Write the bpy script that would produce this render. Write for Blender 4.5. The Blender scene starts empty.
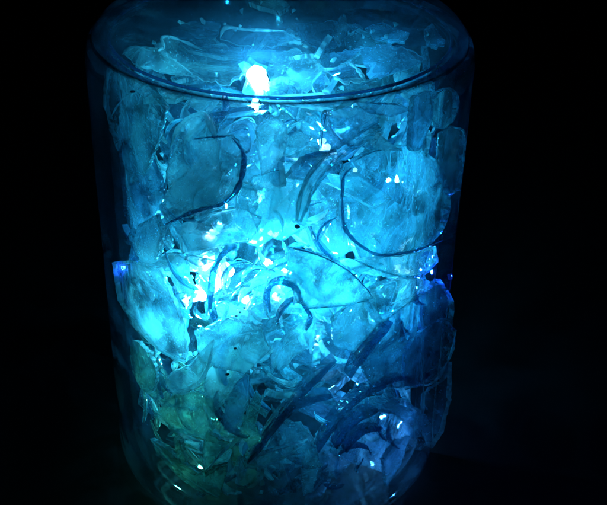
import bpy, bmesh, math, random
from mathutils import Vector, Matrix, Euler, noise

rnd = random.Random(7)
sc = bpy.context.scene
col = sc.collection
PI = math.pi

# ------------------------------------------------------------------ render
sc.render.engine = 'CYCLES'
sc.view_settings.view_transform = 'Standard'
sc.view_settings.look = 'None'
sc.view_settings.exposure = 0
sc.cycles.use_denoising = True
sc.cycles.max_bounces = 11
sc.cycles.diffuse_bounces = 2
sc.cycles.glossy_bounces = 4
sc.cycles.transmission_bounces = 9
sc.cycles.transparent_max_bounces = 48
sc.cycles.caustics_reflective = False
sc.cycles.caustics_refractive = True
sc.cycles.use_adaptive_sampling = True
sc.cycles.adaptive_threshold = 0.05
sc.cycles.time_limit = 720
sc.cycles.blur_glossy = 0.6
sc.cycles.sample_clamp_indirect = 3.0

# ------------------------------------------------------------------ camera
R_IN, R_OUT, H = 0.0550, 0.0603, 0.157
FPX = 1050.0
PITCH, ROLL = math.radians(31.4), math.radians(1.3)
D1 = FPX * R_IN / 178.0
rot = (Matrix.Rotation(PI / 2 - PITCH, 4, 'X') @ Matrix.Rotation(ROLL, 4, 'Z')).to_3x3()
top_cam = Vector(((281 - 303.5) / FPX * D1, (252.5 - 26.5) / FPX * D1, -D1))
CAM = Vector((0, 0, H)) - rot @ top_cam
cd = bpy.data.cameras.new('camera')
cam = bpy.data.objects.new('camera', cd)
col.objects.link(cam)
cam.matrix_world = Matrix.Translation(CAM) @ rot.to_4x4()
cd.sensor_width = 36
cd.lens = 36 * FPX / 607
cd.clip_start = 0.005
cd.clip_end = 50
sc.camera = cam

def ray(px, py):
    return (rot @ Vector(((px - 303.5) / FPX, (252.5 - py) / FPX, -1))).normalized()

def cyl(px, py, r, back=False):
    """point of the upright cylinder of radius r (round the jar's axis) that the photo shows at px, py"""
    d = ray(px, py)
    a = d.x * d.x + d.y * d.y
    b = 2 * (CAM.x * d.x + CAM.y * d.y)
    c = CAM.x ** 2 + CAM.y ** 2 - r * r
    q = b * b - 4 * a * c
    t = (-b + (math.sqrt(q) if back else -math.sqrt(q))) / (2 * a) if q > 0 else -b / (2 * a)
    return CAM + d * t

def level(px, py, z):
    d = ray(px, py)
    return CAM + d * ((z - CAM.z) / d.z)

# ------------------------------------------------------------------ materials
def newmat(name):
    m = bpy.data.materials.new(name)
    m.use_nodes = True
    nt = m.node_tree
    nt.nodes.clear()
    return m, nt, lambda t, **k: mk(nt, t, **k)

def mk(nt, t, **k):
    n = nt.nodes.new(t)
    for a, v in k.items():
        if a.startswith('i_'):
            n.inputs[a[2:].replace('_', ' ')].default_value = v
        else:
            setattr(n, a, v)
    return n

def mixs(nt, fac, a, b):
    n = nt.nodes.new('ShaderNodeMixShader')
    if isinstance(fac, (int, float)):
        n.inputs[0].default_value = fac
    else:
        nt.links.new(fac, n.inputs[0])
    nt.links.new(a, n.inputs[1])
    nt.links.new(b, n.inputs[2])
    return n.outputs[0]

def sheen(nt, ior):
    """reflectance of a thin sheet: the same from either side (no total reflection inside a see-through sheet)"""
    g = nt.nodes.new('ShaderNodeNewGeometry')
    r = nt.nodes.new('ShaderNodeMapRange')
    r.inputs['To Min'].default_value = ior
    r.inputs['To Max'].default_value = 1 / ior
    nt.links.new(g.outputs['Backfacing'], r.inputs['Value'])
    f = nt.nodes.new('ShaderNodeFresnel')
    nt.links.new(r.outputs[0], f.inputs['IOR'])
    return f

def glass(name, tint, scat, s_lo, s_hi, refr=0.6, ior=1.45, rough=0.01, bump=0.5, nscale=75, gloss=1.0, vary=(.45, 1.5)):
    """clear glass with sparse wear and scatter put in so it glows: part see-through, part bending, part scattering, shiny by angle"""
    m, nt, N = newmat(name)
    L = nt.links.new
    tc = N('ShaderNodeTexCoord')
    mp = N('ShaderNodeMapping')
    mp.inputs['Scale'].default_value = (1, 1, 1.0)
    L(tc.outputs['Object'], mp.inputs[0])
    oi = N('ShaderNodeObjectInfo')
    L(oi.outputs['Random'], mp.inputs['Rotation'])
    n1 = N('ShaderNodeTexNoise', i_Scale=nscale, i_Detail=2.0, i_Roughness=0.5, i_Distortion=0.6)
    L(mp.outputs[0], n1.inputs['Vector'])
    mp2 = N('ShaderNodeMapping')
    mp2.inputs['Scale'].default_value = (1, 2.2, 1.3)
    L(mp.outputs[0], mp2.inputs[0])
    n2 = N('ShaderNodeTexNoise', i_Scale=nscale * .8, i_Detail=0.0, i_Roughness=0.4, i_Distortion=0.5)
    L(mp2.outputs[0], n2.inputs['Vector'])
    mr = N('ShaderNodeMapRange', interpolation_type='SMOOTHSTEP')
    mr.inputs['From Min'].default_value = 0.40
    mr.inputs['From Max'].default_value = 0.66
    mr.inputs['To Min'].default_value = s_lo
    mr.inputs['To Max'].default_value = s_hi
    L(n1.outputs['Fac'], mr.inputs['Value'])
    # fine scratches and chips, sparse
    n3 = N('ShaderNodeTexNoise', i_Scale=nscale * 14, i_Detail=0.0)
    L(mp.outputs[0], n3.inputs['Vector'])
    m3 = N('ShaderNodeMapRange')
    m3.inputs['From Min'].default_value = 0.72
    m3.inputs['From Max'].default_value = 0.80
    m3.inputs['To Max'].default_value = 0.35
    L(n3.outputs['Fac'], m3.inputs['Value'])
    ms = N('ShaderNodeMath', operation='ADD')
    L(mr.outputs[0], ms.inputs[0]); L(m3.outputs[0], ms.inputs[1])
    mr = ms
    # each piece a little cloudier or clearer than the next
    rv = N('ShaderNodeMapRange')
    rv.inputs['To Min'].default_value = vary[0]
    rv.inputs['To Max'].default_value = vary[1]
    L(oi.outputs['Random'], rv.inputs['Value'])
    fac = N('ShaderNodeMath', operation='MULTIPLY')
    L(mr.outputs[0], fac.inputs[0]); L(rv.outputs[0], fac.inputs[1])
    bp = N('ShaderNodeBump', i_Strength=bump, i_Distance=0.002)
    L(n2.outputs['Fac'], bp.inputs['Height'])
    tr = N('ShaderNodeBsdfTransparent'); tr.inputs[0].default_value = (*tint, 1)
    rf = N('ShaderNodeBsdfRefraction', i_IOR=ior, i_Roughness=rough); rf.inputs[0].default_value = (*tint, 1)
    L(bp.outputs[0], rf.inputs['Normal'])
    tl = N('ShaderNodeBsdfTranslucent'); tl.inputs[0].default_value = (*scat, 1)
    df = N('ShaderNodeBsdfDiffuse'); df.inputs[0].default_value = (*scat, 1)
    L(bp.outputs[0], tl.inputs['Normal']); L(bp.outputs[0], df.inputs['Normal'])
    gl = N('ShaderNodeBsdfGlossy', i_Roughness=0.09); gl.inputs[0].default_value = (1, 1, 1, 1)
    L(bp.outputs[0], gl.inputs['Normal'])
    fr = sheen(nt, 1.5)
    L(bp.outputs[0], fr.inputs['Normal'])
    frm = N('ShaderNodeMath', operation='MULTIPLY', use_clamp=True)
    L(fr.outputs[0], frm.inputs[0]); frm.inputs[1].default_value = gloss
    a = mixs(nt, refr, tr.outputs[0], rf.outputs[0])
    b = mixs(nt, 0.35, tl.outputs[0], df.outputs[0])
    c = mixs(nt, fac.outputs[0], a, b)
    d = mixs(nt, frm.outputs[0], c, gl.outputs[0])
    out = N('ShaderNodeOutputMaterial')
    L(d, out.inputs[0])
    return m

M = {}
M['clear'] = glass('clear_glass', (.95, .985, .985), (.80, .90, .90), .03, .24)
M['aqua'] = glass('aqua_glass', (.86, .96, .97), (.60, .86, .90), .03, .22)
M['green'] = glass('pale_green_glass', (.84, .96, .88), (.62, .90, .70), .03, .24)
M['blue'] = glass('blue_tinted_glass', (.80, .91, .97), (.52, .74, .92), .03, .22)
M['dark_edge'] = glass('broken_edge_painted_dark', (.16, .42, .56), (.07, .25, .38), .05, .22, refr=.3, ior=1.5, bump=.5, nscale=300)  # dark tint painted in for the darkness that refraction gives an edge
M['bright_edge'] = glass('frosted_edge_painted_glow', (.85, .97, .98), (.88, .98, .98), .6, 1.0, vary=(.9, 1.0), refr=.4, ior=1.5, bump=.8, nscale=420)  # pale scattering colour painted in for light glowing out of the edge
M['mid_edge'] = glass('broken_edge', (.35, .66, .74), (.38, .68, .76), .18, .70, refr=.5, ior=1.5, bump=.7, nscale=420)

def jar_mat(name, lo, hi):
    m, nt, N = newmat(name)
    L = nt.links.new
    tc = N('ShaderNodeTexCoord')
    n1 = N('ShaderNodeTexNoise', i_Scale=38.0, i_Detail=6.0, i_Roughness=.65)
    L(tc.outputs['Object'], n1.inputs['Vector'])
    v = N('ShaderNodeTexNoise', i_Scale=900.0, i_Detail=2.0)
    L(tc.outputs['Object'], v.inputs['Vector'])
    sp = N('ShaderNodeMapRange')
    sp.inputs['From Min'].default_value = .68; sp.inputs['From Max'].default_value = .8
    sp.inputs['To Min'].default_value = 0; sp.inputs['To Max'].default_value = .05
    L(v.outputs['Fac'], sp.inputs['Value'])
    mr = N('ShaderNodeMapRange')
    mr.inputs['From Min'].default_value = .35; mr.inputs['From Max'].default_value = .7
    mr.inputs['To Min'].default_value = lo; mr.inputs['To Max'].default_value = hi
    L(n1.outputs['Fac'], mr.inputs['Value'])
    ad = N('ShaderNodeMath', operation='ADD')
    L(mr.outputs[0], ad.inputs[0]); L(sp.outputs[0], ad.inputs[1])
    tr = N('ShaderNodeBsdfTransparent'); tr.inputs[0].default_value = (.95, .975, .985, 1)
    tl = N('ShaderNodeBsdfTranslucent'); tl.inputs[0].default_value = (.35, .6, .9, 1)
    gl = N('ShaderNodeBsdfGlossy', i_Roughness=.05)
    fr = sheen(nt, 1.45)
    a = mixs(nt, ad.outputs[0], tr.outputs[0], tl.outputs[0])
    b = mixs(nt, fr.outputs[0], a, gl.outputs[0])
    out = N('ShaderNodeOutputMaterial')
    L(b, out.inputs[0])
    return m
M['jar'] = jar_mat('jar_glass', .009, .030)
M['jar_base'] = jar_mat('jar_base_glass', .001, .004)

def plain(name, colr, rough=.5, metal=0.0, nscale=80.0):
    m, nt, N = newmat(name)
    L = nt.links.new
    tc = N('ShaderNodeTexCoord')
    n = N('ShaderNodeTexNoise', i_Scale=nscale, i_Detail=6.0)
    L(tc.outputs['Object'], n.inputs['Vector'])
    cr = N('ShaderNodeValToRGB')
    cr.color_ramp.elements[0].position = .3; cr.color_ramp.elements[1].position = .75
    cr.color_ramp.elements[0].color = (*[c * .55 for c in colr], 1)
    cr.color_ramp.elements[1].color = (*[min(1, c * 1.4) for c in colr], 1)
    L(n.outputs['Fac'], cr.inputs[0])
    p = N('ShaderNodeBsdfPrincipled', i_Roughness=rough, i_Metallic=metal)
    p.inputs['Specular IOR Level'].default_value = .06
    L(cr.outputs[0], p.inputs['Base Color'])
    b = N('ShaderNodeBump', i_Strength=.3, i_Distance=.0005)
    L(n.outputs['Fac'], b.inputs['Height']); L(b.outputs[0], p.inputs['Normal'])
    out = N('ShaderNodeOutputMaterial')
    L(p.outputs[0], out.inputs[0])
    return m
M['table'] = plain('black_table_top', (.0012, .0012, .0014), .75)
M['wall'] = plain('black_backdrop', (.001, .001, .0011), .9, nscale=12)
M['wire'] = plain('dark_wire', (.01, .02, .03), .4)
M['speck'] = plain('black_grit', (.004, .006, .01), .8)
M['seal'] = glass('dark_blue_seal', (.10, .30, .46), (.015, .08, .20), .25, .55, refr=.3, nscale=200)

def emis(name, c, s):
    m, nt, N = newmat(name)
    tc = N('ShaderNodeTexCoord')
    n = N('ShaderNodeTexNoise', i_Scale=400.0)
    nt.links.new(tc.outputs['Object'], n.inputs['Vector'])
    mr = N('ShaderNodeMapRange')
    mr.inputs['To Min'].default_value = s * .8; mr.inputs['To Max'].default_value = s * 1.2
    nt.links.new(n.outputs['Fac'], mr.inputs['Value'])
    e = N('ShaderNodeEmission'); e.inputs[0].default_value = (*c, 1)
    nt.links.new(mr.outputs[0], e.inputs[1])
    out = N('ShaderNodeOutputMaterial')
    t = N('ShaderNodeBsdfTransparent')
    nt.links.new(mixs(nt, .5, e.outputs[0], t.outputs[0]), out.inputs[0])
    return m
M['led'] = emis('cyan_led_or_glint', (.30, .75, 1.0), 30)
M['led_blue'] = emis('blue_fill_glow', (.01, .09, 1.0), .25)  # emitter for added blue fill lamps and wall reflections
M['led_green'] = emis('green_fill_glow', (.05, .5, .4), .08)  # emitter for the added green fill lamp

# ------------------------------------------------------------------ world: a dark room
w = bpy.data.worlds.new('World'); sc.world = w; w.use_nodes = True
w.node_tree.nodes['Background'].inputs[0].default_value = (.25, .3, .45, 1)
w.node_tree.nodes['Background'].inputs[1].default_value = .0022

# ------------------------------------------------------------------ object helpers
def link(name, me, parent=None, loc=None, hide=False):
    o = bpy.data.objects.new(name, me)
    col.objects.link(o)
    if parent is not None:
        o.parent = parent
    if loc is not None:
        o.location = loc
    return o

def tag(o, label, cat=None, group=None, kind=None):
    if label: o['label'] = label
    if cat: o['category'] = cat
    if group: o['group'] = group
    if kind: o['kind'] = kind
    return o

def to_mesh(bm, name, mats, origin=Vector((0, 0, 0)), recalc=True):
    if recalc:
        bmesh.ops.recalc_face_normals(bm, faces=bm.faces)
    for v in bm.verts:
        v.co -= origin
    me = bpy.data.meshes.new(name)
    bm.to_mesh(me); bm.free()
    for m in mats:
        me.materials.append(m)
    return me

def slab(bm, front, back, ring_counts):
    """front / back: lists of rings of points (first ring = single centre). Faces 0 = sheet, 1 = broken edge"""
    F = [[bm.verts.new(p) for p in r] for r in front]
    B = [[bm.verts.new(p) for p in r] for r in back]
    for S in (F, B):
        n = len(S[1])
        for i in range(n):
            f = bm.faces.new((S[0][0], S[1][i], S[1][(i + 1) % n])); f.smooth = True
        for k in range(1, len(S) - 1):
            for i in range(n):
                f = bm.faces.new((S[k][i], S[k + 1][i], S[k + 1][(i + 1) % n], S[k][(i + 1) % n])); f.smooth = True
    n = len(F[-1])
    for i in range(n):
        f = bm.faces.new((F[-1][i], B[-1][i], B[-1][(i + 1) % n], F[-1][(i + 1) % n]))
        f.material_index = 1
        f.smooth = False
    for S in (F, B):
        for i in range(n):
            e = bm.edges.get((S[-1][i], S[-1][(i + 1) % n]))
            if e: e.smooth = False

def catmull(pts, closed, seg=5):
    n = len(pts); out = []
    P = [Vector(p) for p in pts]
    last = n if closed else n - 1
    for i in range(last):
        g = lambda k: P[k % n] if closed else P[max(0, min(n - 1, k))]
        p0, p1, p2, p3 = g(i - 1), g(i), g(i + 1), g(i + 2)
        for s in range(seg):
            t = s / seg
            out.append(.5 * ((2 * p1) + (p2 - p0) * t + (2 * p0 - 5 * p1 + 4 * p2 - p3) * t * t + (3 * p1 - p0 - 3 * p2 + p3) * t ** 3))
    if not closed:
        out.append(P[-1])
    return out

def resample_star(poly, m):
    """rays from the centroid against the outline"""
    n = len(poly)
    A = cx = cy = 0
    for i in range(n):
        x0, y0 = poly[i][0], poly[i][1]; x1, y1 = poly[(i + 1) % n][0], poly[(i + 1) % n][1]
        k = x0 * y1 - x1 * y0; A += k; cx += (x0 + x1) * k; cy += (y0 + y1) * k
    c = Vector((cx / (3 * A), cy / (3 * A)))
    V = [Vector(p[:2]) for p in poly]
    per = sum((V[(i + 1) % n] - V[i]).length for i in range(n))
    out = []
    for i in range(n):
        e = V[(i + 1) % n] - V[i]
        k = max(1, round(m * e.length / per))
        for j in range(k):
            out.append(V[i] + e * (j / k))
    return c, out

EDGE = {'d': 'dark_edge', 'b': 'bright_edge', 'm': 'mid_edge'}

def hero(name, label, cat, poly, r, tilt=(0, 0), smooth=False, thick=.0022, bulge=0.0, mat='clear', edge='m',
         jag=.8, group=None, rims=(), seed=None):
    """a large piece lying against the inside of the jar wall: an outline traced on an upright drum of radius r"""
    q = random.Random(seed if seed is not None else hash(label) % 9999 if False else len(label) * 37 + int(poly[0][0]))
    P = catmull(poly, True, 6) if smooth else [Vector(p) for p in poly]
    m = 56
    c, ring = resample_star(P, m)
    ring = [p + (p - c).normalized() * q.uniform(-jag, jag) for p in ring]
    ext = max((p - c).length for p in ring)
    def place(p, off=0.0):
        d = p - c
        rho = min(1.0, d.length / ext)
        rr = r + tilt[0] * d.x + tilt[1] * d.y + bulge * (1 - rho * rho)
        rr = min(rr, R_IN - .0006 - thick * .5)
        w_ = cyl(p.x, p.y, max(.004, rr))
        nrm = Vector((w_.x, w_.y, 0)).normalized()
        return w_ + nrm * off
    fr = [0, .3, .55, .78, .93, 1.0]
    front, back = [], []
    ox = q.uniform(0, 50)
    for f in fr:
        pts = [c + (p - c) * f for p in (ring if f else ring[:1])]
        wv = lambda p: 1 + .35 * noise.noise(Vector((p.x * .05 + ox, p.y * .05, 0)))
        inset = 1.0 if f < 1 else .72
        front.append([place(p, thick * .5 * wv(p) * inset) for p in pts])
        back.append([place(p if f < 1 else p + (p - c).normalized() * q.uniform(-1.2, .4), -thick * .5 * wv(p) * inset) for p in pts])
    org = place(c)
    bm = bmesh.new()
    slab(bm, front, back, None)
    me = to_mesh(bm, name, [M[mat], M[EDGE[edge]]], org)
    o = link(name, me, loc=org)
    tag(o, label, cat, group)
    for rim in rims:  # arcs laid along the outline to draw bright and dark edge light
        pts, wd, em = rim[:3]
        nm = rim[3] if len(rim) > 3 else 'broken_edge'
        b = tube_px(pts, wd, lambda p: place(p, thick * .35), M[EDGE[em]], nm, org, q)
        b.parent = o
    return o

def tube_px(pts, wd, place, mat, nm, org, q):
    C = catmull(pts, False, 6)
    W = [place(p) for p in C]
    n = len(W)
    bm = bmesh.new()
    rings = []
    sides = 7
    for i, p in enumerate(W):
        t = (W[min(n - 1, i + 1)] - W[max(0, i - 1)]).normalized()
        rad = Vector((p.x, p.y, 0)).normalized()
        s = t.cross(rad).normalized()
        rad = s.cross(t).normalized()
        k = min(1.0, .25 + 2.4 * min(i, n - 1 - i) / max(1, n - 1) * 2)
        hw = wd * .5 * D1 / FPX * (1.5 if mat.name.startswith('frosted') else .85) * k * (1 + .9 * noise.noise(p * 260)) * q.uniform(.9, 1.1)
        hd = min(.0016, hw * 1.2) * k
        rings.append([bm.verts.new(p + s * math.cos(a) * hw + rad * math.sin(a) * hd) for a in (2 * PI * j / sides for j in range(sides))])
    for i in range(n - 1):
        for j in range(sides):
            f = bm.faces.new((rings[i][j], rings[i][(j + 1) % sides], rings[i + 1][(j + 1) % sides], rings[i + 1][j])); f.smooth = True
    bm.faces.new(rings[0][::-1]); bm.faces.new(rings[-1])
    me = to_mesh(bm, nm, [mat], org)
    return link(nm, me)

def band(name, label, cat, pts, wd, r, tilt=(0, 0), depth=.004, mat='clear', edge='d', grooves=0, group=None):
    """a strip of curved glass seen nearly edge-on: runs along pts, wd pixels wide, depth metres deep"""
    q = random.Random(int(pts[0][0] * 13 + pts[0][1]))
    C = catmull(pts, False, 6)
    n = len(C)
    c = C[n // 2]
    def place(p, off=0.0):
        d = p - c
        rr = min(r + tilt[0] * d.x + tilt[1] * d.y, R_IN - .0008)
        w_ = cyl(p.x, p.y, max(.004, rr))
        return w_ + Vector((w_.x, w_.y, 0)).normalized() * off
    org = place(c)
    bm = bmesh.new()
    rows = []
    for i, p in enumerate(C):
        t = (C[min(n - 1, i + 1)] - C[max(0, i - 1)]).normalized()
        s = Vector((-t.y, t.x))
        k = min(1, .45 + 3 * min(i, n - 1 - i) / (n - 1))
        h = wd * .42 * k * q.uniform(.92, 1.08) * (1 + .35 * noise.noise(Vector((C[i].x * .08, C[i].y * .08, 2))))
        cs = []
        K = 9 if grooves else 4
        for j in range(K):
            u = -1 + 2 * j / (K - 1)
            lift = (.0007 * math.cos(u * PI * grooves) if grooves else .0005 * (1 - u * u))
            cs.append(place(p + s * h * u, 0 + lift))
        for j in range(K - 1, -1, -1):
            u = -1 + 2 * j / (K - 1)
            cs.append(place(p + s * h * u * .9, -depth * (.8 + .2 * k)))
        rows.append([bm.verts.new(v) for v in cs])
    K2 = len(rows[0]); K = K2 // 2
    for i in range(n - 1):
        for j in range(K2):
            f = bm.faces.new((rows[i][j], rows[i][(j + 1) % K2], rows[i + 1][(j + 1) % K2], rows[i + 1][j]))
            f.smooth = True
            if j in (K - 1, K2 - 1):
                f.material_index = 1
                f.smooth = False
    bm.faces.new(rows[0][::-1]).material_index = 1
    bm.faces.new(rows[-1]).material_index = 1
    for i in range(n - 1):
        for j in (0, K - 1, K, K2 - 1):
            e = bm.edges.get((rows[i][j], rows[i + 1][j]))
            if e: e.smooth = False
    me = to_mesh(bm, name, [M[mat], M[EDGE[edge]]], org)
    return tag(link(name, me, loc=org), label, cat, group)

# ------------------------------------------------------------------ setting
def box_bm(lo, hi):
    bm = bmesh.new()
    bmesh.ops.create_cube(bm, size=1)
    for v in bm.verts:
        v.co = Vector([lo[i] + (v.co[i] + .5) * (hi[i] - lo[i]) for i in range(3)])
    return bm
bm = bmesh.new()
bmesh.ops.create_grid(bm, x_segments=8, y_segments=8, size=.8)
for v in bm.verts: v.co.z = -.0075; v.co.y += .3
tag(link('table_surface', to_mesh(bm, 'table_surface', [M['table']])), None, kind='structure')
bm = bmesh.new()
bmesh.ops.create_grid(bm, x_segments=8, y_segments=8, size=1.2)
for v in bm.verts: v.co = Vector((v.co.x, 1.05, v.co.y + .2))
tag(link('background_wall', to_mesh(bm, 'background_wall', [M['wall']])), None, kind='structure')

# ------------------------------------------------------------------ the jar
def lathe(profile, seg=128, closed=True):
    bm = bmesh.new()
    rows = []
    for (r, z) in profile:
        if r < 1e-6:
            rows.append([bm.verts.new((0, 0, z))])
        else:
            rows.append([bm.verts.new((r * math.cos(2 * PI * i / seg), r * math.sin(2 * PI * i / seg), z)) for i in range(seg)])
    n = len(rows)
    for k in range(n if closed else n - 1):
        a, b = rows[k], rows[(k + 1) % n]
        if len(a) == 1 and len(b) == 1: continue
        for i in range(seg):
            j = (i + 1) % seg
            if len(a) == 1: f = bm.faces.new((a[0], b[j], b[i]))
            elif len(b) == 1: f = bm.faces.new((a[i], a[j], b[0]))
            else: f = bm.faces.new((a[i], a[j], b[j], b[i]))
            f.smooth = True
    return bm

def arc(cx, cz, r, a0, a1, n=8):
    return [(cx + r * math.cos(math.radians(a0 + (a1 - a0) * i / n)), cz + r * math.sin(math.radians(a0 + (a1 - a0) * i / n))) for i in range(n + 1)]

jar = link('glass_jar', None, loc=(0, 0, 0))
tag(jar, 'upright clear glass jar with rounded shoulders packed with broken glass, standing on black', 'jar')
# body: outer skin up, inner skin down
prof = arc(R_OUT - .008, .0010, .008, -20, 0, 3) + [(R_OUT, .03), (R_OUT, .09), (R_OUT, H - .008)] \
     + arc(R_OUT - .014, H - .008, .014, 0, 24, 3) + [(R_IN - .001, H - .0016), (R_IN, H - .006), (R_IN, .09), (R_IN, .03)] \
     + arc(R_IN - .005, .005, .005, 0, -20, 3)
link('wall', to_mesh(lathe(prof, closed=False), 'wall', [M['jar']]), jar)
bp_ = [(0, -.0070), (R_OUT - .014, -.0068)] + arc(R_OUT - .008, .0010, .0078, -90, -20, 6) + arc(R_IN - .005, .005, .0052, -20, -90, 6) + [(0, -.0002)]
link('base', to_mesh(lathe(bp_, closed=False), 'base', [M['jar_base']]), jar)
lp = [(0, H + .0002)] + [(R_IN - .004, H + .0002), (R_IN - .0005, H - .0008)] + \
     arc(R_OUT - .0145, H - .0078, .014, 27, 84, 9) + [(.030, H + .0066), (0, H + .0066)]
lid = link('lid', to_mesh(lathe(lp, closed=False), 'lid', [M['jar']]), jar)
# dark seal line round the lid, and the pale bead of glass just beneath it
link('seal_ring', to_mesh(lathe(arc(R_IN - .0024, H - .0014, .00048, 0, 324, 9)), 'seal_ring', [M['seal']]), lid)
link('glass_bead', to_mesh(lathe(arc(R_IN - .0024, H - .0034, .0007, 0, 324, 9)), 'glass_bead', [M['jar']]), jar)

# ------------------------------------------------------------------ lights inside: a string of LEDs, plus added fill lamps and sparkle points
string = link('led_string', None, loc=(0, 0, 0))
tag(string, 'string of lit cyan leds on thin wire among the shards, with added fill lights and sparkles', 'light string')
LEDS_FILLS = [  # point, bulb radius, bulb material, lamp colour, watts
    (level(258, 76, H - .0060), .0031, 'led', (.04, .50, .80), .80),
    (cyl(198, 292, .034), .0028, 'led', (.035, .54, .78), .50),
    (cyl(226, 270, .032), .0024, 'led', (.030, .54, .80), .36),
    (cyl(286, 275, .036), .0020, 'led', (.025, .50, .78), .66),
    (cyl(392, 284, .032), .0016, 'led', (.020, .43, .80), 1.15),  # lamp added to spread the glow to the right
    (cyl(355, 170, .018), .0007, 'led', (.02, .36, .78), .50),
    (cyl(300, 250, -.0) if False else Vector((.0, .030, .085)), .0020, 'led', (.02, .40, .70), .45),  # unseen lamp added deep inside for back glow
    (cyl(450, 276, .0500), .0009, 'led_blue', (.01, .09, 1.0), .15),  # added lamp standing in for a blue reflection at the right wall
    (cyl(124, 268, .0500), .0009, 'led_blue', (.01, .10, 1.0), .03),  # added lamp standing in for a blue reflection at the left wall
    (cyl(198, 405, .022), .0012, 'led_green', (.05, .48, .38), .15),  # hidden green lamp added to tint the lower left heap
    (cyl(375, 415, .026), .0012, 'led_blue', (.04, .22, .54), .46),  # hidden blue lamp added to colour the lower right heap
]
for (x, y, r_, rr) in [(256, 103, .0505, .0009), (206, 262, .044, .0012), (268, 262, .046, .0008), (212, 234, .044, .0010),  # first entry: glowing ball added for the top lamp's reflection below the rim
                      (246, 300, .044, .0009), (399, 268, .044, .0008), (276, 296, .040, .0010), (318, 338, .040, .0008), (214, 288, .047, .0009), (322, 142, .040, .0008)]:  # remaining entries: glowing points added as sparkle, without lamps
    LEDS_FILLS.append((cyl(x, y, r_), rr, 'led', (.02, .5, .8), 0.0))
for i, (p, rr, mt, c, e) in enumerate(LEDS_FILLS):
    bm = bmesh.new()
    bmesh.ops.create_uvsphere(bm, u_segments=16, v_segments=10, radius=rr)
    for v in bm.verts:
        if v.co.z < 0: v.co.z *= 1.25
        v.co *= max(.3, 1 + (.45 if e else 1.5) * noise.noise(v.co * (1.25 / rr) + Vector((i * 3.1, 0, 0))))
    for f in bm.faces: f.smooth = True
    link('bulb_or_fill', to_mesh(bm, 'bulb_or_fill', [M[mt]]), string, p)
    if not e: continue
    ld = bpy.data.lights.new('led_or_fill_glow', 'POINT')
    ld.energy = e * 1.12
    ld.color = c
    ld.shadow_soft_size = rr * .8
    lo = bpy.data.objects.new('led_or_fill_glow', ld)
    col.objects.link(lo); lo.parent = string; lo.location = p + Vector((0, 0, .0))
def wire(points, rad, name, parent, mat):
    C = catmull([tuple(p) for p in points], False, 8)
    bm = bmesh.new(); rings = []
    n = len(C)
    for i, p in enumerate(C):
        t = (C[min(n - 1, i + 1)] - C[max(0, i - 1)]).normalized()
        s = t.cross(Vector((.3, .9, .2))).normalized(); u = s.cross(t)
        rings.append([bm.verts.new(p + (s * math.cos(a) + u * math.sin(a)) * rad) for a in (2 * PI * j / 6 for j in range(6))])
    for i in range(n - 1):
        for j in range(6):
            bm.faces.new((rings[i][j], rings[i][(j + 1) % 6], rings[i + 1][(j + 1) % 6], rings[i + 1][j])).smooth = True
    bm.faces.new(rings[0][::-1]); bm.faces.new(rings[-1])
    return link(name, to_mesh(bm, name, [mat]), parent)
order = [0, 5, 6, 3, 2, 1, 9, 10, 4]
pts = []
for k, i in enumerate(order):
    p = LEDS_FILLS[i][0]
    pts.append(p + Vector((0, .004, -LEDS_FILLS[i][1])))
    if k < len(order) - 1:
        nx = LEDS_FILLS[order[k + 1]][0]
        pts.append((p + nx) / 2 + Vector((rnd.uniform(-.006, .006), .008, rnd.uniform(-.006, .006))))
wire(pts, .00028, 'wire', string, M['wire'])

# ------------------------------------------------------------------ large pieces, each its own
G = 'glass_shard'
hero('bottle_base_fragment', 'rounded cap of glass with bright arched top edge, upper left below the lid', 'glass shard',
     [(172, 150), (176, 130), (188, 116), (204, 111), (214, 118), (219, 140), (222, 175), (212, 205), (180, 205), (168, 180)], .050,
     tilt=(0, -.00006), smooth=True, bulge=.003, mat='clear', edge='m',
     rims=[([(173, 147), (179, 129), (191, 116), (204, 113), (211, 121), (216, 138)], 3.2, 'b', 'bright_edge'),
           ([(195, 138), (210, 136), (232, 135)], 1.6, 'd', 'crack')])
hero('bottle_base_fragment', 'hexagonal thick glass piece with dark broken right edge curling down to the left', 'glass shard',
     [(208, 138), (232, 135), (246, 152), (244, 172), (236, 190), (214, 206), (190, 210), (168, 222), (162, 205), (176, 180), (200, 160)], .0525,
     tilt=(0, -.00004), mat='clear', edge='m', thick=.003,
     rims=[([(233, 136), (243, 149), (245, 160), (242, 178), (235, 192), (222, 203), (205, 207), (190, 213), (166, 224)], 5.5, 'd', 'dark_edge')])
hero(G, 'large faceted glass slab with pale outline in the top left corner of the jar', 'glass shard',
     [(110, 66), (120, 64), (150, 84), (168, 108), (160, 140), (146, 176), (128, 170), (112, 130), (106, 100)], .0515,
     tilt=(.00008, 0), mat='aqua', edge='m',
     rims=[([(108, 112), (107, 98), (111, 72), (116, 65)], 2.0, 'b', 'bright_edge'), ([(112, 120), (126, 98), (150, 84)], 1.0, 'b', 'bright_edge')])
hero(G, 'tall narrow dark aqua shard leaning against the left wall beneath the corner slab', 'glass shard',
     [(122, 150), (140, 135), (160, 175), (172, 215), (158, 262), (138, 250), (126, 210)], .048, tilt=(-.0001, 0), mat='blue', edge='d')
hero(G, 'flat glass plate with bright top edge left of the brightest glow', 'glass shard',
     [(114, 262), (140, 260), (160, 268), (176, 300), (188, 340), (186, 362), (160, 350), (134, 325), (120, 300)], .0525, mat='clear', edge='b',
     rims=[([(116, 263), (138, 262), (158, 270)], 1.6, 'b', 'bright_edge'), ([(122, 304), (140, 320), (162, 348), (186, 361)], 2.6, 'b', 'bright_edge')])
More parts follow.
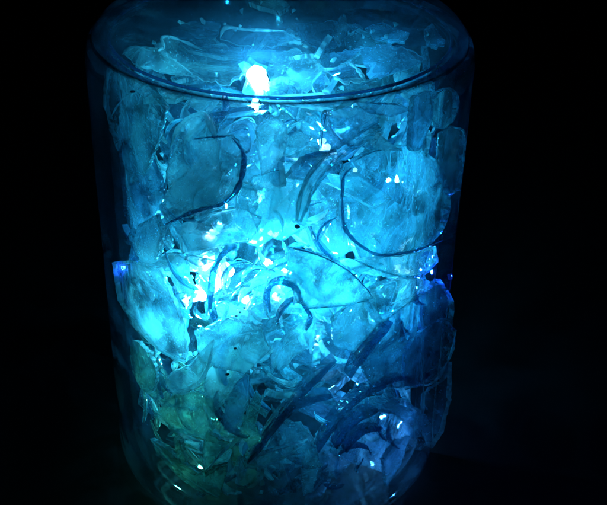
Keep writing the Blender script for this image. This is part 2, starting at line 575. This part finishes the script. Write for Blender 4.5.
hero('bottle_base_fragment', 'large round disc of thick glass with dark left rim, right of centre', 'glass shard',
     [(342, 176), (352, 160), (375, 149), (405, 145), (430, 158), (444, 182), (446, 215), (432, 240), (405, 250), (372, 252), (350, 240), (341, 222)], .0500,
     tilt=(0, .00003), smooth=True, thick=.003, bulge=.0025, mat='aqua', edge='m',
     rims=[([(350, 166), (342, 176), (341, 200), (342, 222), (350, 236), (362, 246), (376, 253), (400, 252), (424, 246), (440, 240)], 3.6, 'd', 'dark_rim'),
           ([(352, 160), (372, 150), (400, 147)], 1.8, 'm', 'upper_rim'),
           ([(418, 152), (432, 162), (441, 178)], 2.8, 'b', 'bright_edge')])
band('bottle_neck_strip', 'long curved ribbed strip of bottle neck arching up beside the round disc', 'glass strip',
     [(298, 222), (304, 200), (316, 176), (334, 156), (356, 140), (380, 127)], 15, .0515, mat='clear', edge='m', grooves=2, depth=.002)
band('bottle_neck_strip', 'slim bright edged glass strip rising from the black grit speck', 'glass strip',
     [(297, 222), (301, 196), (311, 174), (328, 154)], 4, .0530, mat='clear', edge='b', depth=.0014)
hero(G, 'lens shaped piece of glass lit brightly under the round disc', 'glass shard',
     [(345, 262), (380, 256), (410, 252), (434, 246), (436, 262), (420, 275), (385, 276), (355, 272)], .0512, mat='clear', edge='b',
     rims=[([(352, 258), (380, 270), (405, 276), (425, 272), (436, 258)], 3, 'm', 'lower_edge')])
hero(G, 'pointed leaf shaped shard with its tip to the right, just right of the jar centre', 'glass shard',
     [(288, 248), (312, 250), (340, 262), (360, 280), (372, 297), (345, 304), (310, 307), (296, 300), (287, 275)], .0528, mat='clear', edge='m',
     rims=[([(290, 246), (318, 254), (345, 268), (362, 284), (372, 297)], 1.8, 'd', 'upper_edge'), ([(372, 297), (345, 304), (304, 307)], 1.8, 'm', 'lower_edge')])
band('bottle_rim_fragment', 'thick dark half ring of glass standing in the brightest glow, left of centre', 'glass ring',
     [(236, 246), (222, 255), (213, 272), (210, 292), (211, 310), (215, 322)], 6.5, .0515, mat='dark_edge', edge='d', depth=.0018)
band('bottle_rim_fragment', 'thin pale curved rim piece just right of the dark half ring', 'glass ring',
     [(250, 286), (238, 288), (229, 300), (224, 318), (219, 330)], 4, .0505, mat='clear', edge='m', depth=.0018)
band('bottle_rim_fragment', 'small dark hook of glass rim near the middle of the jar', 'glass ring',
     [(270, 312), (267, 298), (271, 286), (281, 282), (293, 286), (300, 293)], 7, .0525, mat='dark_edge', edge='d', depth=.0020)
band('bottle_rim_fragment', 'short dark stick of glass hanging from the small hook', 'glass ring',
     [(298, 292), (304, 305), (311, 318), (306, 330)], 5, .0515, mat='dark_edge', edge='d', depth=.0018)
hero(G, 'large shadowed blue plate sloping across the lower right below the leaf shard', 'glass shard',
     [(352, 352), (380, 322), (410, 296), (438, 278), (452, 300), (450, 340), (438, 368), (400, 388), (370, 384)], .0500, mat='blue', edge='m',
     rims=[([(350, 352), (372, 328), (404, 300), (432, 282)], 2.5, 'm', 'upper_edge')])
hero(G, 'curved shell of glass with bright scalloped edge at the lower right wall', 'glass shard',
     [(402, 386), (424, 386), (440, 374), (450, 352), (454, 330), (444, 318), (420, 330), (404, 350)], .0530, mat='blue', edge='m',
     rims=[([(403, 389), (416, 385), (428, 384), (440, 372), (450, 350), (453, 334)], 2.2, 'b', 'bright_edge')])
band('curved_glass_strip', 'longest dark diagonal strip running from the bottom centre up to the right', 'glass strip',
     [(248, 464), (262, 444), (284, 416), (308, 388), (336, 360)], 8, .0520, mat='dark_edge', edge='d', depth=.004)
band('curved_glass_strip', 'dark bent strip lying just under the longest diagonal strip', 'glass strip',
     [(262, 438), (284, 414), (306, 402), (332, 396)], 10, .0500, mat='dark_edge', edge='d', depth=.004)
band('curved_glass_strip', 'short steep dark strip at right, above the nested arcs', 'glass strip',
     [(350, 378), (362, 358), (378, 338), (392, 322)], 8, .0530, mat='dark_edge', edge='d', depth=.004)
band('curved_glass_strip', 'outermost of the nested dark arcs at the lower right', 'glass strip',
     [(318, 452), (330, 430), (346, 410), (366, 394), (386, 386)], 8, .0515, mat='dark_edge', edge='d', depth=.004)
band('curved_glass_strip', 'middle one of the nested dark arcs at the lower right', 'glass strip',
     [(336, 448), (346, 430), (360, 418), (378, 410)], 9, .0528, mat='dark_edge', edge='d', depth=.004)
band('curved_glass_strip', 'faint ridged inner arc of the nested arcs at the lower right', 'glass strip',
     [(376, 408), (390, 407), (402, 412), (414, 422), (420, 438)], 14, .0505, mat='blue', edge='m', depth=.003, grooves=2)
band('bottle_neck_strip', 'ribbed pale arc of threaded bottle neck below the small hook', 'glass strip',
     [(276, 370), (286, 352), (304, 338), (326, 331)], 26, .0515, mat='clear', edge='m', depth=.002, grooves=3)
hero(G, 'broad cloudy plate behind the nested dark arcs near the bottom right', 'glass shard',
     [(330, 452), (345, 415), (372, 396), (402, 398), (425, 415), (430, 440), (412, 456), (388, 474), (352, 462)], .0480, mat='blue', edge='m')
hero(G, 'steep blue plate filling the right wall below the scalloped shell', 'glass shard',
     [(424, 392), (444, 378), (450, 362), (449, 400), (441, 432), (430, 448), (420, 425)], .0515, mat='blue', edge='b')
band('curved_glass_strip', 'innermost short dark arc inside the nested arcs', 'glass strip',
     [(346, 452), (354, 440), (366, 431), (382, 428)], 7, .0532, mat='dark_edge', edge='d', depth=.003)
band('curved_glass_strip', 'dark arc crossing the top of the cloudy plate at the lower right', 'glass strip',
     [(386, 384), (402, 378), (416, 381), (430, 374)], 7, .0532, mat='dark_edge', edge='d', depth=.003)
hero(G, 'narrow pointed glass sliver hanging straight down at the bottom right of centre', 'glass shard',
     [(385, 486), (382, 460), (396, 440), (408, 436), (400, 462)], .0525, mat='blue', edge='m')
hero(G, 'upright pale blue blade with blunt tip at bottom centre', 'glass shard',
     [(303, 494), (300, 470), (306, 448), (316, 446), (318, 466), (312, 490)], .0525, mat='clear', edge='m')
hero(G, 'bright little triangular chip at bottom centre beside the diagonal strip', 'glass shard',
     [(246, 466), (258, 455), (276, 448), (308, 440), (286, 456), (258, 470)], .0530, mat='clear', edge='b')
# lower left heap
hero(G, 'green curved leaf of glass with pale rim at the lower left wall', 'glass shard',
     [(134, 340), (150, 352), (158, 374), (152, 392), (142, 385), (134, 366)], .0525, mat='green', edge='b', smooth=True)
hero(G, 'wide crescent of pale green glass under the bright plate on the left', 'glass shard',
     [(178, 392), (196, 384), (208, 362), (214, 340), (204, 348), (190, 364), (172, 372), (168, 384)], .0530, mat='clear', edge='b', smooth=True,
     rims=[([(170, 390), (184, 392), (198, 384), (209, 366), (213, 346)], 2.2, 'b', 'bright_edge')])
hero(G, 'dark green plate with a glowing left edge in the lower left heap', 'glass shard',
     [(158, 412), (170, 396), (196, 390), (214, 398), (222, 420), (206, 438), (188, 434), (170, 424)], .0505, mat='green', edge='m',
     rims=[([(158, 412), (166, 422), (178, 430), (192, 437), (204, 441)], 2.6, 'b', 'bright_edge'), ([(205, 402), (209, 414), (213, 428)], 2.0, 'b', 'bright_edge')])
hero(G, 'long pointed green shard whose tip reaches lowest at the bottom left', 'glass shard',
     [(152, 438), (166, 446), (184, 462), (206, 476), (228, 463), (226, 480), (220, 497), (200, 490), (178, 474), (160, 454)], .0530, mat='green', edge='m',
     rims=[([(152, 438), (168, 456), (186, 474), (204, 488), (220, 496)], 2.0, 'b', 'bright_edge')])
hero(G, 'small bright hooked chip standing in the lower left heap', 'glass shard',
     [(176, 436), (182, 440), (184, 450), (188, 460), (182, 464), (178, 452)], .0532, mat='green', edge='b')
hero(G, 'narrow upright green shard forming a v in the lower left heap', 'glass shard',
     [(206, 470), (203, 448), (208, 430), (220, 438), (232, 440), (218, 456)], .0524, mat='green', edge='b',
     rims=[([(232, 441), (220, 454), (208, 470)], 2, 'b', 'bright_edge')])
hero(G, 'dark upright blue shard between the green heap and the diagonal strip', 'glass shard',
     [(225, 428), (226, 400), (238, 380), (250, 370), (250, 395), (242, 420), (232, 432)], .0528, mat='blue', edge='d')
hero(G, 'narrow curved green shard next to the dark upright blue shard', 'glass shard',
     [(240, 432), (246, 412), (256, 390), (262, 400), (256, 422), (262, 440), (250, 446)], .0518, mat='green', edge='m')
# upper right
hero('bottle_neck_fragment', 'small loop of thick clear glass high at the upper right', 'glass shard',
     [(430, 120), (432, 100), (440, 90), (450, 88), (456, 98), (454, 114), (446, 126), (436, 128)], .0505, smooth=True, mat='aqua', edge='m',
     rims=[([(434, 94), (445, 88), (454, 94), (455, 110), (449, 122), (438, 127), (431, 121)], 2.4, 'm', 'rim')])
hero(G, 'dim flat shard with squared top against the upper right wall', 'glass shard',
     [(440, 132), (452, 126), (462, 132), (462, 160), (458, 190), (448, 196), (440, 170)], .0515, mat='blue', edge='m',
     rims=[([(450, 127), (461, 131), (462, 150), (459, 176)], 2.0, 'm', 'edge')])
hero(G, 'bluish plate right below the lid beside the round disc top', 'glass shard',
     [(322, 112), (345, 106), (372, 108), (378, 122), (352, 138), (330, 152), (318, 150)], .0520, mat='blue', edge='m',
     rims=[([(326, 110), (322, 130), (320, 150)], 1.5, 'd', 'edge'), ([(336, 108), (350, 100), (368, 98)], 3.0, 'b', 'bright_edge')])
hero(G, 'shadowy narrow shard just under the lid toward the right', 'glass shard',
     [(352, 100), (374, 103), (402, 104), (408, 110), (390, 116), (366, 112)], .0530, mat='blue', edge='d')
hero(G, 'glassy triangle lit bright between the neck strip and the disc', 'glass shard',
     [(372, 146), (378, 132), (388, 142), (402, 150), (384, 150)], .0530, mat='clear', edge='b')
hero(G, 'tall ridged strip of dim glass right of the shadowy shard', 'glass shard',
     [(412, 96), (428, 90), (430, 120), (418, 150), (408, 150), (410, 120)], .0505, mat='blue', edge='m')
hero(G, 'curved strip with hard edge beneath the lamp at top centre', 'glass shard',
     [(255, 128), (268, 118), (284, 120), (290, 140), (276, 165), (262, 175), (258, 150)], .0500, mat='clear', edge='m')
hero(G, 'tilted flat pane of clear glass at the centre above the jar middle', 'glass shard',
     [(252, 176), (284, 170), (312, 184), (306, 226), (282, 240), (258, 232), (248, 205)], .0475, mat='aqua', edge='m')
hero(G, 'rippled wedge of bright glass under the thick hexagonal piece', 'glass shard',
     [(176, 226), (206, 214), (240, 206), (262, 218), (252, 240), (222, 246), (190, 250)], .0480, mat='clear', edge='m')
hero(G, 'right hand bright pane behind the leaf shaped shard', 'glass shard',
     [(330, 320), (352, 300), (378, 282), (414, 276), (436, 284), (412, 300), (380, 322), (352, 350), (334, 346)], .0515, mat='clear', edge='m')
hero(G, 'pane of bright glass below the dark half ring', 'glass shard',
     [(196, 330), (230, 318), (262, 326), (270, 350), (246, 372), (216, 366), (200, 350)], .0505, mat='clear', edge='m')
hero(G, 'shaded deep pane glimpsed between the ribbed strip and the round disc', 'glass shard',
     [(300, 180), (345, 175), (352, 250), (318, 262), (292, 235)], .0330, mat='clear', edge='m')
hero(G, 'tall pointed pane along the left wall beside the glow', 'glass shard',
     [(140, 225), (158, 214), (164, 232), (158, 262), (144, 262), (134, 246)], .0520, mat='clear', edge='m')
# black grit specks
for (x, y, s, lab) in [(297, 226, .0010, 'black grit speck at the foot of the ribbed neck strip'),
                       (240, 312, .0006, 'tiny black grit speck just left of the small hook'),
                       (236, 316, .0006, 'tiny black grit speck lowest left of the small hook'),
                       (244, 308, .0005, 'tiny black grit speck closest to the small hook'),
                       (235, 348, .0007, 'dark grit speck on the pane above the green heap'),
                       (228, 374, .0009, 'dark grit speck under the bright pane near the green heap'),
                       (367, 428, .0009, 'dark grit speck among the nested arcs'),
                       (133, 92, .0009, 'dark grit speck on the top left corner slab')]:
    bm = bmesh.new()
    bmesh.ops.create_icosphere(bm, subdivisions=2, radius=s * .55)
    for v in bm.verts:
        v.co *= 1 + 1.1 * noise.noise(v.co * 900 + Vector((x, y, 0)))
        v.co.x *= 1.25; v.co.z *= .8
    p = cyl(x, y, .0541)
    tag(link('grit_speck', to_mesh(bm, 'grit_speck', [M['speck']]), loc=p), lab, 'grit')

# ------------------------------------------------------------------ shards lying under the lid
def top_piece(label, poly, z, mat='clear', edge='b', slope=(0, 0), rims=(), thick=.0018):
    q = random.Random(int(poly[0][0] * 7 + poly[0][1]))
    if slope == (0, 0):
        slope = (q.uniform(-.00013, .00013), q.uniform(-.00028, .00028))
    z -= .0026
    c, ring = resample_star([Vector(p) for p in poly], 44)
    ring = [p + (p - c).normalized() * (q.uniform(-.8, .8) + 3.2 * noise.noise(Vector((p.x * .16, p.y * .25, 3)))) for p in ring]
    def place(p, off=0):
        d = p - c
        zz = min(H - .0008, z + slope[0] * d.x + slope[1] * d.y)
        w_ = level(p.x, p.y, zz + off)
        k = math.hypot(w_.x, w_.y)
        lim = R_IN - .0012
        if k > lim: w_.x *= lim / k; w_.y *= lim / k
        return w_
    front, back = [], []
    for f in [0, .3, .6, .85, 1]:
        pts = [c + (p - c) * f for p in (ring if f else ring[:1])]
        n_ = lambda p: 1 + .4 * noise.noise(Vector((p.x * .06, p.y * .08, z * 900)))
        front.append([place(p, 0) + Vector((0, 0, .0004 * n_(p))) for p in pts])
        back.append([place(p, -thick * n_(p)) for p in pts])
    bm = bmesh.new(); slab(bm, front, back, None)
    org = place(c)
    o = tag(link(G, to_mesh(bm, G, [M[mat], M[EDGE[edge]]], org), loc=org), label, 'glass shard')
    for pts_, wd, em in rims:
        b = tube_px(pts_, wd, lambda p: place(p) + Vector((0, 0, .0004)), M[EDGE[em]], 'bright_edge', org, q)
        b.parent = o
T = H - .003
top_piece('dim jagged shard at the far left under the lid', [(124, 55), (134, 46), (158, 50), (176, 62), (196, 78), (170, 74), (140, 68)], T, 'clear', 'b', rims=[([(122, 56), (134, 48), (150, 52)], 1.6, 'b')])
top_piece('shard with hooked bright edge standing left of the top lamp', [(160, 50), (163, 38), (184, 42), (206, 52), (206, 68), (188, 72), (170, 62)], T - .001, 'aqua', 'b', slope=(0, 0), rims=[([(158, 52), (163, 48), (162, 39), (170, 38), (184, 43), (204, 52)], 2.0, 'b')])
top_piece('broad bright plate left of the top lamp under the lid', [(180, 66), (196, 50), (222, 44), (244, 50), (248, 72), (230, 86), (204, 82)], T - .003, 'clear', 'b')
top_piece('long shard behind the top lamp with a thin lit back edge', [(220, 40), (226, 28), (250, 31), (285, 32), (300, 40), (272, 48), (240, 46)], T, 'blue', 'b', rims=[([(220, 40), (226, 29), (248, 31), (284, 32)], 1.8, 'b')])
top_piece('curled bright glass sliver right behind the top lamp', [(276, 34), (292, 30), (304, 38), (302, 45), (284, 43)], T - .0005, 'clear', 'b')
top_piece('wide glowing plate right of the top lamp under the lid', [(272, 54), (300, 50), (322, 64), (330, 84), (300, 92), (274, 90), (266, 74)], T - .003, 'clear', 'b')
top_piece('jagged dark blue plate with a notched bright outline right of top centre', [(306, 57), (330, 54), (364, 48), (352, 62), (362, 74), (366, 82), (344, 84), (320, 70)], T - .001, 'blue', 'b',
          rims=[([(307, 57), (318, 68), (334, 70), (350, 62), (364, 49)], 2.2, 'b'), ([(349, 64), (357, 70), (366, 83)], 2.0, 'b')])
top_piece('large dim blue plate spanning the right under the lid', [(360, 50), (386, 44), (412, 52), (426, 60), (404, 72), (370, 80), (364, 66)], T - .001, 'blue', 'm')
top_piece('low humped shard at the back right under the lid', [(366, 30), (374, 26), (386, 25), (396, 30), (410, 34), (404, 44), (376, 42)], T, 'blue', 'm', rims=[([(366, 29), (376, 25), (386, 25), (394, 31)], 1.5, 'm')])
top_piece('small shard with curled edge at the far right under the lid', [(424, 32), (432, 24), (440, 34), (446, 44), (434, 50), (426, 44)], T, 'blue', 'm')
top_piece('flat dim shard at the back left under the lid', [(170, 30), (196, 22), (222, 24), (216, 38), (190, 42), (170, 40)], T - .001, 'blue', 'm')
top_piece('flat dim shard across the back centre under the lid', [(296, 24), (330, 22), (362, 26), (356, 44), (320, 50), (298, 42)], T - .002, 'blue', 'm')

# ------------------------------------------------------------------ filler shards, each a thing of its own
def random_shard_mesh(q, mats):
    n = q.choice([3, 4, 4, 5, 6, 7])
    wd, ht = q.uniform(.005, .013), q.uniform(.0022, .0072)
    angs = sorted(2 * PI * (i + q.uniform(-.35, .35)) / n for i in range(n))
    poly = [(math.cos(a) * wd * q.uniform(.75, 1.2) * 1e4, math.sin(a) * ht * q.uniform(.75, 1.2) * 1e4) for a in angs]
    if q.random() < .35: poly = catmull(poly, True, 4)
    m = 26
    c, ring = resample_star([Vector(p) for p in poly], m)
    ring = [(p - c) * 1e-4 for p in ring]
    ring = [p * (1 + q.uniform(-.03, .03)) for p in ring]
    m = len(ring)
    R = q.choice([.012, .018, .03, .06, 1.0])
    th = q.uniform(.0012, .0028)
    ax = q.random() < .7
    ox = q.uniform(0, 99)
    def bend(p, off):
        u = p.x if ax else p.y
        a = u / R
        x, z = (R + off) * math.sin(a), (R + off) * math.cos(a) - R
        z += .0004 * noise.noise(Vector((p.x * 200 + ox, p.y * 200, off * 300)))
        return Vector((x, p.y, z)) if ax else Vector((p.x, x, z))
    front, back = [], []
    for f in [0, .4, .75, .94, 1]:
        pts = [p * f for p in (ring if f else ring[:1])]
        k = .75 if f == 1 else 1
        front.append([bend(p, th / 2 * k) for p in pts])
        back.append([bend(p * (1 if f < 1 else q.uniform(.95, 1.03)), -th / 2 * k) for p in pts])
    bm = bmesh.new(); slab(bm, front, back, None)
    return to_mesh(bm, G, mats)

pools = {}
for mt in ('clear', 'aqua', 'green', 'blue'):
    pools[mt] = [random_shard_mesh(rnd, [M[mt], M[rnd.choice(['mid_edge', 'bright_edge', 'bright_edge', 'dark_edge'])]]) for _ in range(22)]

REG = [  
    ('shards lining the far side of the jar', 'dim shard lining the far wall of the jar behind all the others', 24, (20, 160), (.036, .046), (.006, H - .012), ('clear', 'aqua', 'blue')),  # group, label, n, angle range (deg, -90 faces camera), r range, z range, glass kinds
    ('shards loose just under the lid', 'loose clear shard in the jumbled layer just under the lid', 38, (0, 360), (.004, .048), (H - .018, H - .005), ('clear', 'aqua', 'blue')),
    ('shards against the wall in the upper half', 'smaller shard pressed to the wall in the upper half of the jar', 54, (-185, 5), (.038, .0485), (.101, H - .012), ('clear', 'aqua', 'blue')),
    ('shards against the wall at mid height', 'smaller shard pressed to the wall around the bright middle', 54, (-185, 5), (.038, .0485), (.062, .101), ('clear', 'clear', 'aqua')),
    ('shards in the green lower left heap', 'slender greenish shard in the heap at the lower left', 38, (-185, -95), (.030, .0485), (.006, .062), ('green', 'green', 'clear')),
    ('shards in the blue lower right heap', 'slender bluish shard in the heap at the lower right', 38, (-90, 5), (.030, .0485), (.006, .062), ('blue', 'blue', 'aqua')),
    ('shards on the floor of the jar', 'shaded shard lying low against the floor of the jar at the front', 34, (-160, -25), (.026, .047), (.002, .022), ('clear', 'blue', 'blue', 'green')),
    ('shards along both side walls', 'edge-on shard against the far left or far right wall of the jar', 30, None, (.046, .050), (.012, H - .014), ('clear', 'blue', 'aqua')),
    ('shards deep inside the jar', 'blurred shard deep inside the pile behind the front pieces', 56, (0, 360), (.006, .040), (.010, H - .018), ('clear', 'aqua', 'blue')),
]
buried = bmesh.new(); nf = 0
KI = {M[k].name: j for j, k in enumerate(('clear', 'aqua', 'green', 'blue'))}
for grp, lab, n, ang, (r0, r1), (z0, z1), kinds in REG:
    for i in range(n):
        me = rnd.choice(pools[rnd.choice(kinds)])
        a0, a1 = ang or rnd.choice([(-195, -162), (-18, 15)])
        a = math.radians(rnd.uniform(a0, a1)); r = rnd.uniform(r0, r1); z = rnd.uniform(z0, z1)
        o = None if any(k_ in grp for k_ in ('deep', 'far side', 'floor')) else link(G, me)
        p = Vector((r * math.cos(a), r * math.sin(a), z))
        if 'lid' in grp:
            q_ = Euler((rnd.gauss(0, .45), rnd.gauss(0, .45), rnd.uniform(0, 2 * PI))).to_matrix()
        else:
            # face outward, spin, then lean
            out_ = Vector((math.cos(a), math.sin(a), 0))
            base = out_.to_track_quat('Z', 'Y').to_matrix()
            lean = .35 if 'wall' in grp else .75
            q_ = base @ Euler((rnd.gauss(0, lean), rnd.gauss(0, lean), rnd.uniform(0, 2 * PI))).to_matrix()
        s = rnd.uniform(.7, 1.25) * (1.7 if 'deep' in grp else 1.9 if 'far' in grp else 1)
        # keep it inside the glass
        ext = 0; hi = -9; lo = 9
        for v in me.vertices:
            t = p + q_ @ (v.co * s)
            ext = max(ext, math.hypot(t.x, t.y)); hi = max(hi, t.z); lo = min(lo, t.z)
        if ext > R_IN - .001:
            k = (r - (ext - (R_IN - .001))) / r
            p.x *= k; p.y *= k
        if hi > H - .0015: p.z -= hi - (H - .0015)
        if lo < .001: p.z += .001 - lo
        mw = Matrix.Translation(p) @ q_.to_4x4() @ Matrix.Scale(s, 4)
        if o is None:
            b0 = len(buried.verts)
            buried.from_mesh(me)
            buried.verts.ensure_lookup_table()
            for v in buried.verts[b0:]: v.co = mw @ v.co
            buried.faces.ensure_lookup_table()
            for f in buried.faces[nf:]:
                f.material_index = KI[me.materials[0].name] if f.material_index == 0 else 4
            nf = len(buried.faces)
            continue
        o.matrix_world = mw
        tag(o, lab, 'glass shard', grp)
tag(link('buried_glass', to_mesh(buried, 'buried_glass', [M['clear'], M['aqua'], M['green'], M['blue'], M['mid_edge']], recalc=False)),
    'mass of broken glass buried deep behind the front shards and on the jar floor', 'broken glass', kind='stuff')

# slivers: thin curved blades seen mostly on edge
def sliver_mesh(q, mats):
    Lg, wdt = q.uniform(.008, .020), q.uniform(.0008, .0032)
    Rc = q.choice([.008, .012, .02, .04])
    dep = q.uniform(.0008, .0022)
    n = 14
    bm = bmesh.new(); rows = []
    for i in range(n):
        u = i / (n - 1)
        a = (u - .5) * Lg / Rc
        taper = max(.06, math.sin(PI * min(1, u * 1.15 + .02)) ** .6) if u < .9 else .35 * (1 - u) / .1 + .05
        hw = wdt * .5 * taper * q.uniform(.9, 1.1)
        c_ = Vector((Rc * math.sin(a), Rc * math.cos(a) - Rc, 0)); nr = Vector((math.sin(a), math.cos(a), 0))
        rows.append([bm.verts.new(c_ + nr * hw * sx + Vector((0, 0, dep * .5 * sz * (.5 + .5 * taper)))) for sx, sz in ((-1, -1), (1, -1), (1, 1), (.2, 1.5), (-1, 1))])
    for i in range(n - 1):
        for j in range(5):
            f = bm.faces.new((rows[i][j], rows[i][(j + 1) % 5], rows[i + 1][(j + 1) % 5], rows[i + 1][j]))
            f.smooth = False
            f.material_index = 1 if j in (0, 2) else 0
    bm.faces.new(rows[0][::-1]); bm.faces.new(rows[-1])
    return to_mesh(bm, 'glass_sliver', mats)
SL = {k: [sliver_mesh(rnd, [M[k], M[rnd.choice(['bright_edge', 'mid_edge', 'dark_edge'])]]) for _ in range(12)] for k in ('clear', 'green', 'blue', 'dark_edge')}
for grp, lab, n, (a0, a1), (z0, z1), kinds in [
    ('slivers in the upper half', 'thin curved sliver of glass on edge at the wall in the upper half', 46, (-180, 0), (.095, H - .010), ('clear', 'clear', 'dark_edge', 'blue')),
    ('slivers across the bright middle', 'thin curved sliver of glass on edge across the bright middle', 52, (-180, 0), (.062, .101), ('clear', 'clear', 'dark_edge')),
    ('green slivers at the lower left', 'thin greenish sliver standing on edge in the lower left heap', 46, (-178, -98), (.008, .064), ('green', 'green', 'clear', 'dark_edge')),
    ('blue slivers at the lower right', 'thin bluish sliver on edge among the lower right strips', 34, (-95, -4), (.008, .062), ('blue', 'clear', 'dark_edge'))]:
    for i in range(n):
        o = link('glass_sliver', rnd.choice(SL[rnd.choice(kinds)]))
        a = math.radians(rnd.uniform(a0, a1)); r = rnd.uniform(.044, .0505); z = rnd.uniform(z0, z1)
        out_ = Vector((math.cos(a), math.sin(a), 0))
        base = out_.to_track_quat('Z', 'Y').to_matrix()
        sp = rnd.gauss(.6, .8) + (PI / 2 if 'lower' in grp or rnd.random() < .5 else 0)
        mt = base @ Euler((rnd.gauss(0, .3), rnd.gauss(0, .25), 0)).to_matrix() @ Matrix.Rotation(sp, 3, 'Z')
        p = out_ * r + Vector((0, 0, z)); sc_ = rnd.uniform(.7, 1.25)
        ext = max(math.hypot(*(p + mt @ (v.co * sc_))[:2]) for v in o.data.vertices)
        if ext > R_IN - .0008: p -= out_ * (ext - R_IN + .0008)
        o.matrix_world = Matrix.LocRotScale(p, mt.to_quaternion(), Vector((1, 1, 1)) * sc_)
        tag(o, lab, 'glass sliver', grp)

# tiny pale crumbs added between the shards to imitate sparkle
crumbs = []
for k in range(8):
    bm = bmesh.new()
    bmesh.ops.create_icosphere(bm, subdivisions=1, radius=.0006)
    for v in bm.verts:
        v.co = Vector((v.co.x * rnd.uniform(.4, 2.2), v.co.y * rnd.uniform(.4, 1.4), v.co.z * rnd.uniform(.4, 1.6)))
    crumbs.append(to_mesh(bm, 'sparkle_crumb', [M['bright_edge']]))
for i in range(110):
    o = link('sparkle_crumb', rnd.choice(crumbs))
    if i < 80:
        a, z, r = math.radians(rnd.gauss(-98, 34)), min(H - .01, max(.01, rnd.gauss(.085, .026))), rnd.uniform(.040, .0525)
    else:
        a, z, r = rnd.uniform(0, 2 * PI), H - rnd.uniform(.003, .006), rnd.uniform(.004, .050)
    o.matrix_world = Matrix.LocRotScale(Vector((r * math.cos(a), r * math.sin(a), z)), Euler((rnd.uniform(0, 6), rnd.uniform(0, 6), rnd.uniform(0, 6))), Vector((1, 1, 1)) * rnd.uniform(.5, 1.5))
    tag(o, 'tiny pale glass crumb added as sparkle between the bigger shards', 'glass crumb', 'added sparkle crumbs between the shards')
